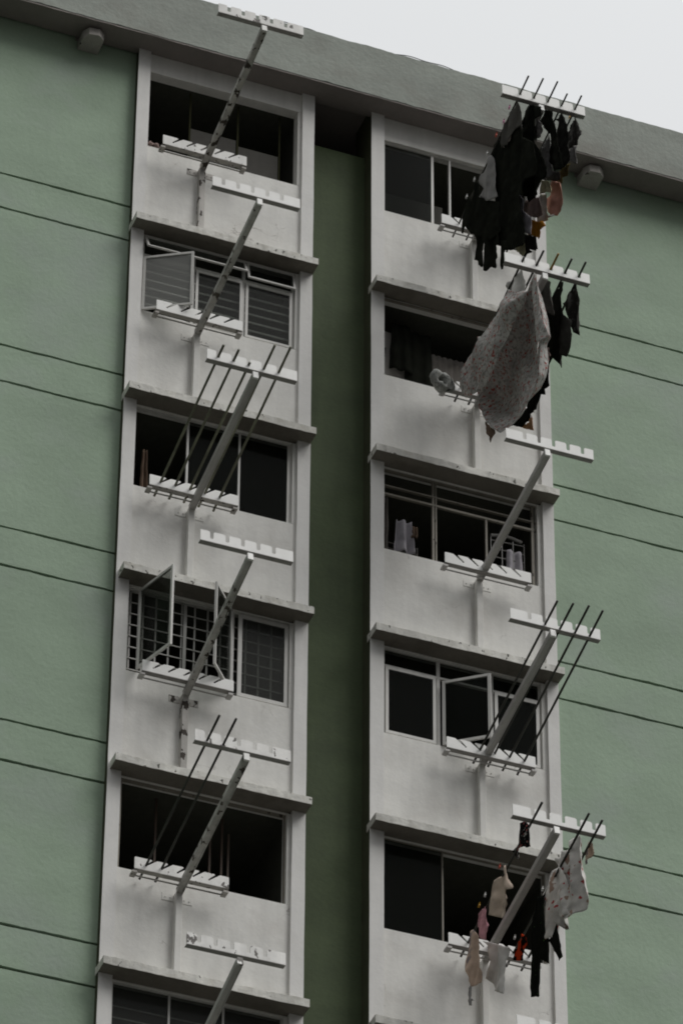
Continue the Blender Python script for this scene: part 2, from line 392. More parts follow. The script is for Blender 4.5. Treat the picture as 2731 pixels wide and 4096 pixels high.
# roof beam, soffit, brackets
mb = MB(); rough_bar(mb, XL, XR, -0.29, 0.0, 3.035, 3.905, 0.012, 0.05, 2.2)
tag(mb.build('roof_beam', M['fascia'], flats, bevel=0.004), 'weathered grey green beam along the roof edge')
mb = MB(); rough_bar(mb, XL, XR, -0.283, 0.10, 3.012, 3.033, 0.006, 0.05, 9.2)
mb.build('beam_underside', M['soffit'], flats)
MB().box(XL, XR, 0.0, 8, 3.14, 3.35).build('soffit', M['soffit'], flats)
MB().box(XL, XR, 0.0, 8, 3.36, 3.86).build('roof_slab', M['fascia'], flats)
for x in (-0.815, 6.24):
    mb = MB()
    w = 0.28
    for px_, py_, nm in (((x, x, x+0.06, x+0.20, x+w, x+w), (WY, -0.08, -0.175, -0.19, -0.12, WY), 'corbel'),):
        mb.prism(list(zip(px_, py_)), lambda u, v, t: (u, v, 2.82+0.15*t+(0.03*(1-t) if v < -0.1 else 0)))
        mb.box(x+0.04, x+w-0.04, -0.04, WY, 2.9701, 3.139)
    mb.build('corbel', M['concrete'], flats, bevel=0.006, seg=2)
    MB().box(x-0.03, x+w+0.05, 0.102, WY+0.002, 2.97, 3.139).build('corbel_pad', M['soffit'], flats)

# ------------------------------------------------------------------ windows
FY0, FY1 = 0.09, 0.125
def rect_frame(mb, x0, x1, z0, z1, w, y0=FY0, y1=FY1):
    mb.box(x0, x1, y0, y1, z0, z0+w); mb.box(x0, x1, y0, y1, z1-w, z1)
    mb.box(x0, x0+w, y0, y1, z0+w, z1-w); mb.box(x1-w, x1, y0, y1, z0+w, z1-w)
    return mb
def pane(x0, x1, z0, z1, mat, parent, y=0.107, label=None):
    o = MB().box(x0, x1, y, y+0.005, z0, z1).build('pane', mat, parent)
    if label: o['label'] = label
    return o
def swing(hx, hy, z0, z1, wd, ang, right, matf, matg, parent, fw=0.035, name='casement'):
    """side hung casement; ang is how far it stands open, outwards"""
    s = -1 if right else 1
    dx, dy = s*math.cos(R(ang)), -math.sin(R(ang))
    nx, ny = -dy, dx
    def bar(u0, u1, v0, v1, t):
        P = []
        for v in (v0, v1):
            for u, k in ((u0, -t), (u1, -t), (u1, t), (u0, t)):
                P.append((hx+dx*u+nx*k, hy+dy*u+ny*k, v))
        return P
    mb = MB(); t = 0.014
    mb.quad_box(bar(0, wd, z0, z0+fw, t)); mb.quad_box(bar(0, wd, z1-fw, z1, t))
    mb.quad_box(bar(0, fw, z0+fw, z1-fw, t)); mb.quad_box(bar(wd-fw, wd, z0+fw, z1-fw, t))
    c = mb.build(name, matf, parent)
    g = MB().quad_box(bar(fw-0.005, wd-fw+0.005, z0+fw-0.005, z1-fw+0.005, 0.003)).build('pane', matg, parent)
    return c
def top_hung(x0, x1, zt, h, ang, matf, matg, parent, y=0.05, fw=0.028):
    dy, dz = -math.sin(R(ang)), -math.cos(R(ang)); ny, nz = dz, -dy
    def bar(xa, xb, v0, v1, t):
        P = []
        for v in (v0, v1):
            for xx, k in ((xa, -t), (xb, -t), (xb, t), (xa, t)):
                P.append((xx, y+dy*v+ny*k, zt+dz*v+nz*k))
        return P
    mb = MB(); t = 0.012
    mb.quad_box(bar(x0, x1, 0, fw, t)); mb.quad_box(bar(x0, x1, h-fw, h, t))
    mb.quad_box(bar(x0, x0+fw, fw, h-fw, t)); mb.quad_box(bar(x1-fw, x1, fw, h-fw, t))
    mb.build('vent', matf, parent)
    MB().quad_box(bar(x0+fw, x1-fw, fw, h-fw, 0.003)).build('pane', matg, parent)
def window(b_i, j):
    """the part that holds the fixed frame of one window"""
    a, b, ai, bi_ = BAYS[b_i]
    return ai+0.018, (bi_-0.05 if b_i == 0 else bi_-0.06), 1.395-H*j if b_i == 0 else 1.37-H*j, ((2.70 if b_i == 0 else 2.62) if j == 0 else -0.128-H*(j-1))

floors = ('top', 'second', 'third', 'fourth', 'fifth', 'sixth', 'seventh')
def wpart(mb, mat, b_i, j, extra=''):
    o = mb.build('window', mat, flats)
    o['label'] = '%s floor window of the %s bay%s' % (floors[j], ('left', 'right')[b_i], extra)
    return o

# left bay, top floor: glass slid open, low grey panels inside
x0, x1, z0, z1 = window(0, 0)
mb = MB(); mb.box(x0, x1, FY0, FY1, z0-0.01, z0+0.012)
for x in (0.80, 1.46): mb.box(x-0.012, x+0.012, 0.24, 0.26, z0, z1)
mb.box(2.03, 2.05, 0.24, 0.26, z0, z1)
w0 = wpart(mb, M['groove'], 0, 0, ', open and dark')
MB().box(0.815, 1.44, 0.25, 0.256, z0, 2.09).build('screen', M['screen'], w0)
MB().box(1.475, 2.025, 0.25, 0.256, z0, 2.00).build('screen', M['screen'], w0)
# left bay, second floor: white casements, one swung open, two tilted vents, bars behind
x0, x1, z0, z1 = window(0, 1)
mb = MB(); rect_frame(mb, x0, x1, z0, z1, 0.03)
for x in (0.865, 1.54): mb.box(x-0.022, x+0.022, FY0+0.001, FY1, z0+0.03, z1-0.03)
mb.box(x0+0.03, x1-0.03, FY0-0.002, FY1, -0.47, -0.44)
w1 = wpart(mb, M['frame'], 0, 1, ' with bars and an open pane')
swing(0.18, 0.035, -1.41, -0.53, 0.645, 31, False, M['frame'], M['frost'], w1, 0.032)
for xa, xb in ((0.895, 1.52), (1.565, 2.19)):
    c = rect_frame(MB(), xa, xb, z0+0.033, -0.475, 0.034, 0.07, 0.088).build('casement', M['frame'], w1)
    pane(xa+0.03, xb-0.03, z0+0.06, -0.50, M['hazy'], w1, 0.078)
top_hung(0.19, 1.535, -0.165, 0.28, 26, M['frame'], M['glass'], w1)
top_hung(1.56, 2.205, -0.165, 0.29, 11, M['frame'], M['glass'], w1)
mb = MB()
for k in range(8): mb.box(x0, x1, 0.135, 0.15, -1.34+k*0.135, -1.318+k*0.135)
mb.build('grille', M['bars'], w1)
# left bay, third floor
x0, x1, z0, z1 = window(0, 2)
mb = MB(); mb.box(x0, x1, FY0, FY1, z1-0.025, z1); mb.box(x1-0.05, x1, FY0, FY1, z0, z1-0.025)
for x in (0.865, 1.54): mb.box(x-0.013, x+0.013, FY0, FY1, z0, z1-0.025)
mb.box(1.553, x1-0.05, FY0, FY1, z0, z0+0.03); mb.box(x0, 0.852, FY0, FY1, z0, z0+0.008)
w2 = wpart(mb, M['frame'], 0, 2, ' with two panes slid open')
pane(1.553, x1-0.05, z0+0.03, z1-0.025, M['glass'], w2)
pane(0.878, 1.527, z0, z1-0.025, M['glass'], w2)
# left bay, fourth floor: two casements standing open and a fixed pane before a grille
x0, x1, z0, z1 = window(0, 3)
mb = MB(); rect_frame(mb, x0, x1, z0, z1, 0.025, 0.1, 0.135)
rect_frame(mb, 1.575, x1-0.004, z0+0.03, z1-0.03, 0.05, 0.072, 0.098)
mb.box(1.50, 1.53, 0.1, 0.136, z0+0.025, z1-0.025)
w3 = wpart(mb, M['frame'], 0, 3, ' with two casements standing open')
swing(0.30, 0.03, -6.98, -5.80, 0.66, 71.6, False, M['frame'], M['glass'], w3, 0.034)
swing(1.47, 0.03, -6.98, -5.76, 0.58, 51, True, M['frame'], M['glass'], w3, 0.034)
pane(1.62, x1-0.05, z0+0.08, z1-0.08, M['hazy'], w3, 0.085)
mb = MB()
x = 0.235
while x < 2.2: mb.box(x-0.010, x+0.010, 0.155, 0.17, z0, z1); x += 0.163
z = z0+0.10
while z < z1-0.1: mb.box(x0, x1, 0.143, 0.154, z-0.007, z+0.007); z += 0.165
mb.box(0.90, 0.94, 0.13, 0.142, z0, z1)
mb.build('grille', M['grille'], w3)
# left bay, fifth floor: wide open
x0, x1, z0, z1 = window(0, 4)
mb = MB(); mb.box(x0, x1, FY0, FY1, z1-0.03, z1); mb.box(x0, x0+0.028, FY0, FY1, z0, z1-0.03); mb.box(x1-0.012, x1, FY0, FY1, z0, z1-0.03)
wpart(mb, M['frame_old'], 0, 4, ', wide open')
# left bay, sixth floor
x0, x1, z0, z1 = window(0, 5)
mb = MB(); rect_frame(mb, x0, x1, z0, z1, 0.022)
for x in (0.865, 1.51): mb.box(x-0.012, x+0.012, FY0, FY1, z0+0.022, z1-0.022)
w5 = wpart(mb, M['frame'], 0, 5, ' with slats behind hazy panes')
for xa, xb in ((x0+0.022, 0.853), (0.877, 1.498), (1.522, x1-0.022)): pane(xa, xb, z0+0.022, z1-0.022, M['hazy'], w5)
mb = MB()
for k in range(7): mb.box(x0, x1, 0.155, 0.165, z0+0.1+k*0.15, z0+0.112+k*0.15)
mb.build('grille', M['bars'], w5)
# left bay, seventh floor (just below the picture)
x0, x1, z0, z1 = window(0, 6)
mb = MB(); rect_frame(mb, x0, x1, z0, z1, 0.022); wpart(mb, M['frame'], 0, 6)
# right bay, top floor
x0, x1, z0, z1 = window(1, 0)
mb = MB(); rect_frame(mb, x0, x1, z0, z1, 0.022)
mb.box(4.118, 4.152, FY0-0.002, FY1, z0+0.022, z1-0.022); mb.box(4.368, 4.392, FY0-0.01, FY1-0.001, z0+0.022, z1-0.022)
v0 = wpart(mb, M['frame'], 1, 0, ' half hidden by laundry')
MB().box(3.45, 4.36, 0.30, 0.32, z0-0.05, 1.93).build('screen', M['screen'], v0)
pane(x0+0.022, 4.118, z0+0.022, z1-0.022, M['glass'], v0)
# right bay, second floor: open, with a rail across the head
x0, x1, z0, z1 = window(1, 1)
mb = MB(); mb.box(x0, x1, 0.06, 0.09, z1-0.026, z1-0.004); mb.box(x0, x0+0.016, FY0, FY1, z0, z1-0.03)
for x in (4.1, 4.5): mb.box(x-0.01, x+0.01, 0.052, 0.06, z1-0.034, z1)
wpart(mb, M['frame_old'], 1, 1, ' with clothes drying inside')
# right bay, third floor: old brownish frame with transoms
x0, x1, z0, z1 = window(1, 2)
mb = MB(); mb.box(x0, x1, FY0, FY1, z1-0.03, z1); mb.box(x0, x1, FY0-0.003, FY1, -3.20, -3.18); mb.box(x0, x1, FY0-0.002, FY1, -3.335, -3.305)
mb.box(4.10, 4.125, FY0+0.001, FY1, z0, z1-0.03); mb.box(4.14, 4.16, FY0+0.001, FY1, z0, z1-0.03)
mb.box(4.815, 4.84, FY0+0.001, FY1, z0, -3.34); mb.box(5.44, 5.475, FY0+0.001, FY1, z0, z1-0.03)
mb.box(x0, 4.1, FY0, FY1-0.001, z0, z0+0.006)
v2 = wpart(mb, M['frame_old'], 1, 2, ' with an old brown frame')
# right bay, fourth floor
x0, x1, z0, z1 = window(1, 3)
mb = MB(); rect_frame(mb, x0, x1, z0, z1, 0.022)
mb.box(x0+0.022, x1-0.022, FY0-0.002, FY1, -6.005, -5.975)
for x in (4.16, 4.86): mb.box(x-0.022, x+0.022, FY0+0.001, FY1, z0+0.022, z1-0.022)
v3 = wpart(mb, M['frame'], 1, 3, ' with its middle casement open')
for xa, xb in ((3.465, 4.12), (4.89, 5.475)):
    rect_frame(MB(), xa, xb, z0+0.025, -6.012, 0.04, 0.066, 0.088).build('casement', M['frame'], v3)
    pane(xa+0.035, xb-0.035, z0+0.06, -6.045, M['glass'], v3, 0.075)
swing(4.19, 0.035, -7.03, -6.08, 0.605, 38, False, M['frame'], M['glass'], v3, 0.036)
for xa, xb in ((3.46, 4.138), (4.182, 4.838), (4.882, 5.478)): pane(xa, xb, -5.975, z1-0.022, M['glass'], v3, 0.11)
# right bay, fifth floor
x0, x1, z0, z1 = window(1, 4)
mb = MB(); mb.box(x0, x0+0.015, FY0, FY1, z0, z1); mb.box(4.185, 4.205, FY0, FY1, z0, z1); mb.box(x0+0.015, 4.185, FY0, FY1, z0-0.004, z0+0.014)
mb.box(x1-0.02, x1, FY0, FY1, z0, z1); mb.box(x0+0.015, x1-0.02, FY0+0.001, FY1, z1-0.012, z1)
v4 = wpart(mb, M['frame_old'], 1, 4, ' slid open behind hanging laundry')
pane(x0+0.015, 4.185, z0+0.014, z1, M['glass'], v4)
for j in (5, 6):
    x0, x1, z0, z1 = window(1, j)
    wpart(rect_frame(MB(), x0, x1, z0, z1, 0.022), M['frame'], 1, j)

# ------------------------------------------------------------------ loose cable on the roof edge
def cable(x0, x1, h, label):
    mb = MB(); pts = []
    for i in range(25):
        t = i/24; pts.append((x0+(x1-x0)*t, -0.26, 3.915+h*math.sin(math.pi*t)*(0.7+0.3*math.sin(9*t))))
    tag(mb.tube(pts, 0.006, 6).build('cable', M['cable'], None), label, 'cable')
cable(1.75, 2.4, 0.05, 'short black cable arched on the roof edge between the two bays')
cable(3.45, 4.35, 0.06, 'longer black cable on the roof edge beside the top right laundry')

# ------------------------------------------------------------------ laundry racks
S_L = (-0.47, -0.28, -0.09, 0.10, 0.29)
def comb(mb, side, xc, yc, zc, tilt, slanted, depth=0.012):
    """toothed plate 1.14 m wide and 0.16 m high with five slots, seen along y"""
    a, b = (-0.61, 0.53) if side == 0 else (-0.535, 0.615)
    sl = S_L if side == 0 else tuple(-s for s in S_L[::-1])
    sg = 1 if side == 0 else -1
    top, r = 0.16, 0.022
    pts = [(a, 0)]
    slots = []
    for s in sl:
        if slanted: slots.append((s-0.013, s+0.013, sg*0.085, 0.055))
        else: slots.append((s-0.021, s+0.021, 0.0, 0.052))
    x = a
    pts.append((a, top-0.008)); pts.append((a+0.008, top))
    for l, rr, sh, bt in slots:
        lt, rt = l+sh, rr+sh
        if slanted:
            lt = l+sh*(1.0 if sg > 0 else 1.25); rt = rr+sh*(1.25 if sg > 0 else 1.0)
        pts += [(lt-r, top), (lt-r*0.3, top-r*0.35), (lt, top-r)] if not slanted else [(lt-0.012, top), (lt, top-0.010)]
        pts += [(l, bt+0.012), (l+0.006, bt), (rr-0.006, bt), (rr, bt+0.012)]
        pts += [(rt, top-r), (rt+r*0.3, top-r*0.35), (rt+r, top)] if not slanted else [(rt, top-0.010), (rt+0.012, top)]
    pts += [(b-0.008, top), (b, top-0.008), (b, 0)]
    c, s_ = math.cos(tilt), math.sin(tilt)
    def tf(u, v, t):
        y = (t-0.5)*depth
        return (xc+u, yc+y*c-v*s_*-1*0+v*s_, zc+v*c)
    mb.prism(pts, tf)
    # the flange along the foot that makes it an angle section
    fl = MB(); fl.box(xc+a+0.001, xc+b-0.001, yc-depth/2+0.002, yc+0.068, zc-0.005, zc-0.0002); return fl

def rack(side, j, style, label):
    xa = 0.90 if side == 0 else 4.67
    zb = 1.15-H*j            # foot of the arm
    yT, zT = {(0, 0): (-2.27, 1.668), (0, 1): (-2.24, -1.25), (0, 2): (-2.23, -4.01), (0, 3): (-2.19, -6.712), (0, 4): (-2.21, -9.562), (0, 5): (-2.146, -12.23),
              (1, 0): (-2.29, 1.60), (1, 1): (-2.26, -1.24), (1, 2): (-2.19, -4.02), (1, 3): (-2.21, -6.77), (1, 4): (-2.17, -9.55), (1, 5): (-2.17, -12.38)}.get((side, j), (-2.2, zb+0.48))
    root = empty('laundry_rack', (xa, 0, zb), label, 'laundry rack', 'steel drying racks jutting out below the windows')
    steel = {'clean': M['arm'], 'rust': M['rack_rust'], 'heavy': M['rack_heavy'], 'flake': M['rack_rust']}[style[0]]
    post = {'clean': M['white'], 'rust': M['rack_rust'], 'heavy': M['rack_heavy'], 'flake': M['white']}[style[1]]
    plate = {'clean': M['rack'], 'rust': M['rack_flake'], 'flake': M['rack_flake']}[style[2]]
    # arm: a channel section, open underneath
    a = Vector((xa, -0.03, zb+0.045)); b = Vector((xa, yT+0.012, zT-0.010)); d = (b-a).normalized()
    mb = MB(); up = Vector((0, -d.z, d.y)) if d.y > 0 else Vector((0, d.z, -d.y))
    mb.beam(a, b, 0.078, 0.066)
    for s in (-1, 1):
        mb.beam(a+Vector((s*0.034, 0, 0))-up*0.040, b+Vector((s*0.034, 0, 0))-up*0.040-d*0.03, 0.010, 0.016)
    mb.build('arm', steel, root, bevel=0.003)
    e = MB(); e.beam(b-d*0.02, b+d*0.006, 0.070, 0.112); e.build('end_cap', plate, root, bevel=0.004)
    # post on the wall
    mb = MB(); mb.box(xa-0.040, xa+0.040, -0.042, PY, -H*j+0.0, zb+0.03)
    mb.build('post', post, root, bevel=0.004)
    # bolted straps at the head of the post
    for s in (-1, 1):
        mb = MB(); x = xa+s*0.115
        mb.box(x-0.07, x+0.07, PY-0.005, PY+0.001, zb-0.07, zb+0.03)
        for q in (-0.03, 0.03): mb.box(x+q-0.007, x+q+0.007, PY-0.013, PY-0.005, zb-0.03, zb-0.016)
        mb.build('mounting_plate', post, root, bevel=0.002)
    # combs
    o = MB(); fl = comb(o, side, xa, yT+0.03, zT+0.072, 0.06, False); o = o.build('outer_comb', plate, root, bevel=0.0015)
    fl.build('flange', M['flange'], o)
    zi = zb+0.085+0.03; zi = 1.24-H*j if side == 0 else 1.165-H*j
    i = MB(); fl = comb(i, side, xa, -0.215, zi, 0.03, True); i = i.build('inner_comb', plate, root, bevel=0.0015)
    fl.build('flange', M['dirty'] if style[3] else M['flange'], i)
    # rail behind the inner comb with its two lugs
    mb = MB(); lo, hi = (xa-0.60, xa+0.50) if side == 0 else (xa-0.52, xa+0.60)
    mb.tube([(lo, -0.115, zi-0.028), (hi, -0.115, zi-0.028)], 0.010, 8)
    for x in (lo, hi): mb.box(x-0.03, x+0.03, -0.212, -0.10, zi-0.05, zi-0.0225)
    mb.build('rail', M['dirty'] if style[3] else M['arm'], root)
    return root
racks = {}
specs = [
 (0, 0, ('heavy', 'heavy', 'flake', 1), 'badly rusted rack at the top left with dark holes in its arm and post'),
 (0, 1, ('rust', 'clean', 'clean', 1), 'empty rack below the barred window with one casement open'),
 (0, 2, ('clean', 'clean', 'clean', 1), 'left bay rack holding five long olive poles'),
 (0, 3, ('rust', 'heavy', 'clean', 0), 'empty rack in front of the two casements standing open'),
 (0, 4, ('rust', 'clean', 'flake', 1), 'flaking rack holding two dark poles in the left bay'),
 (0, 5, ('clean', 'clean', 'flake', 0), 'lowest rack of the left bay, with chipped comb tops'),
 (1, 0, ('clean', 'clean', 'clean', 0), 'highest right rack, crowded with dark clothes'),
 (1, 1, ('clean', 'clean', 'clean', 0), 'right bay rack carrying the flowered bedsheet'),
 (1, 2, ('clean', 'clean', 'clean', 0), 'empty rack below the old brown framed window'),
 (1, 3, ('clean', 'clean', 'clean', 0), 'right bay rack with four bare dark poles'),
 (1, 4, ('clean', 'clean', 'clean', 0), 'right bay rack carrying underwear and a white printed sheet'),
 (1, 5, ('clean', 'clean', 'clean', 0), 'rack at the bottom right of which only the comb teeth show'),
]
for s, j, st, lab in specs: racks[(s, j)] = rack(s, j, st, lab)

# ------------------------------------------------------------------ poles laid in the combs
def pole(side, j, slot, mat, yout, zout, label, r=0.0145):
    xa = 0.90 if side == 0 else 4.67
    sl = S_L if side == 0 else tuple(-s for s in S_L[::-1])
    x = xa+sl[slot]
    zi = (1.24-H*j if side == 0 else 1.165-H*j)+0.07
    yT = racks[(side, j)]
    a = Vector((x, -0.215, zi)); b = Vector((x+0.006, -2.2, (-3.868 if side == 0 else -3.868)+H*2-H*j))
    d = (b-a)/((b-a).y)
    p0 = a+d*(0.22); p1 = a+d*(yout-a.y)
    pts = [p0+(p1-p0)*t+Vector((0, 0, 0.012*math.sin(2.2*t+slot))) for t in [i/14 for i in range(15)]]
    o = MB().tube(pts, [r*(1+0.04*math.sin(k*2.4+slot)) for k in range(15)], 10).build('laundry_pole', mat, None, smooth=True)
    tag(o, label, 'pole', 'laundry poles resting in the racks')
ordn = ('first', 'second', 'third', 'fourth', 'fifth')
for i, y in enumerate((-2.37, -2.37, -2.24, -2.57, -2.59)):
    pole(0, 2, i, M['pole_olive'] if i > 0 else M['pole_olive'], y, 0, '%s from left of the five olive poles%s' % (ordn[i], ', ending short of the others' if i == 2 else ' on the third left rack'), 0.016)
for i, y in enumerate((-2.57, -2.59)):
    pole(0, 4, i, M['pole_dark'], y, 0, '%s of the two thin dark poles on the flaking left rack' % ('left', 'right')[i])
for i, y in enumerate((-2.53, -2.56, -2.58, -2.45, -2.47)):
    pole(1, 0, i, M['pole_dark'], y, 0, '%s from left of the five pole tips above the crowded top right rack' % ordn[i], 0.012)
for i, y in ((0, -2.26), (1, -2.43), (2, -2.45), (3, -2.43), (4, -2.43)):
    pole(1, 1, i, M['pole_yellow'] if i == 2 else M['pole_dark'], y, 0,
         'yellow pole in the middle of the second right rack' if i == 2 else '%s from left pole on the rack with the flowered bedsheet, dark' % ordn[i])
for n, (i, y) in enumerate(((1, -2.55), (2, -2.58), (3, -2.60), (4, -2.57))):
    pole(1, 3, i, M['pole_dark'], y, 0, '%s from left of the four bare dark poles on the fourth right rack' % ordn[n])
for n, (i, y) in enumerate(((0, -2.40), (3, -2.42), (4, -2.36))):
    pole(1, 4, i, M['pole_dark'], y, 0, '%s from left of the three dark poles on the rack with the printed sheet' % ordn[n])

# ------------------------------------------------------------------ washing
def inside(p, poly):
    c = False; n = len(poly)
    for i in range(n):
        (x1, y1), (x2, y2) = poly[i], poly[i-1]
        if (y1 > p[1]) != (y2 > p[1]) and p[0] < (x2-x1)*(p[1]-y1)/(y2-y1)+x1: c = not c
    return c
def nearest(p, poly):
    best = None
    for i in range(len(poly)):
        a, b = poly[i-1], poly[i]
        dx, dy = b[0]-a[0], b[1]-a[1]; q = dx*dx+dy*dy
        t = max(0, min(1, ((p[0]-a[0])*dx+(p[1]-a[1])*dy)/q)) if q else 0
        r = (a[0]+dx*t, a[1]+dy*t); d = math.hypot(r[0]-p[0], r[1]-p[1])
        if best is None or d < best[0]: best = (d, r)
    return best
def cloth(name, label, cat, x0, mat, amp, poly, seed, belly=0.0, parent=None):
    ys = [p[0] for p in poly]; zs = [p[1] for p in poly]
    area = (max(ys)-min(ys))*(max(zs)-min(zs))
    g = 0.014 if area < 0.25 else 0.022
    # outline: resampled, its straight runs bent a little like soft cloth
    B = []
    for i in range(len(poly)):
        a, b = Vector(poly[i]), Vector(poly[(i+1) % len(poly)])
        n = max(1, int((b-a).length/g)); nn = Vector((-(b-a).y, (b-a).x)).normalized() if (b-a).length else Vector((0, 0))
        for k in range(n):
            t = k/n; p = a+(b-a)*t
            p += nn*(0.006*noise.noise(Vector((p.x*14, p.y*14, seed)))*math.sin(math.pi*t)*2)
            B.append(Vector((p.x, p.y)))
    nb = len(B); P2 = list(B)
    ny = int((max(ys)-min(ys))/g)+1; nz = int((max(zs)-min(zs))/g)+1
    for i in range(ny):
        for k in range(nz):
            p = (min(ys)+(i+.5*(k % 2)+.3)*g, min(zs)+(k+.5)*g)
            if inside(p, poly) and nearest(p, poly)[0] > g*0.6: P2.append(Vector(p))
    from mathutils.geometry import delaunay_2d_cdt
    vs, _, fs, _, _, _ = delaunay_2d_cdt(P2, [(i, (i+1) % nb) for i in range(nb)], [], 1, 1e-5)
    top = max(zs); hgt = max(zs)-min(zs); yc = (min(ys)+max(ys))/2; wid = (max(ys)-min(ys))/2
    ph = seed*1.7; V = []
    for q in vs:
        y, z = q.x, q.y
        t = min(1, (top-z)/max(hgt, 1e-3))
        fan = (y-yc)/(0.35+0.65*t)          # folds fan out downwards from where the cloth is held
        n1 = noise.noise(Vector((fan*3.0, z*1.1, seed)))
        a = amp*(0.45+0.55*t)
        if area < 0.25: a = min(a, 0.016)*(0.6+0.4*t)
        x = x0 + a*math.sin(fan*(34 if area < .25 else 11)+2.4*n1+ph+z*1.2) + a*0.9*noise.noise(Vector((y*5.5, z*3.0, seed+9)))
        x += a*0.5*noise.noise(Vector((y*14, z*9, seed+3)))
        if area < 0.25: x += 0.010*noise.noise(Vector((y*26, z*15, seed+6)))+0.007*noise.noise(Vector((y*50, z*38, seed+8)))
        if belly:       # a bellied sheet: full depth in the middle, its outline kept
            e = min(1, nearest((y, z), poly)[0]/0.22); e = math.sin(e*math.pi/2)
            x = x0+(x-x0)*(0.4+0.6*e)+e*(belly+0.035*math.sin(8.5*(y*0.85-z*0.45)+1.5*n1))*(0.35+0.65*math.sin(math.pi*min(1, t)))
        V.append((x, y, z))
    F = [tuple(f) for f in fs]
    mb = MB(); mb.v = V; mb.f = F
    o = mb.build(name, mat, None, smooth=True)
    # the object's origin at the top of the cloth
    off = Vector((x0, yc, top))
    for v in o.data.vertices: v.co -= off
    o.location = off
    s = o.modifiers.new('thickness', 'SOLIDIFY'); s.thickness = 0.004; s.offset = 0
    if parent:
        o.parent = parent; o.location = off-parent_world(parent); return o
    return tag(o, label, cat, 'washing hung on the right bay racks')

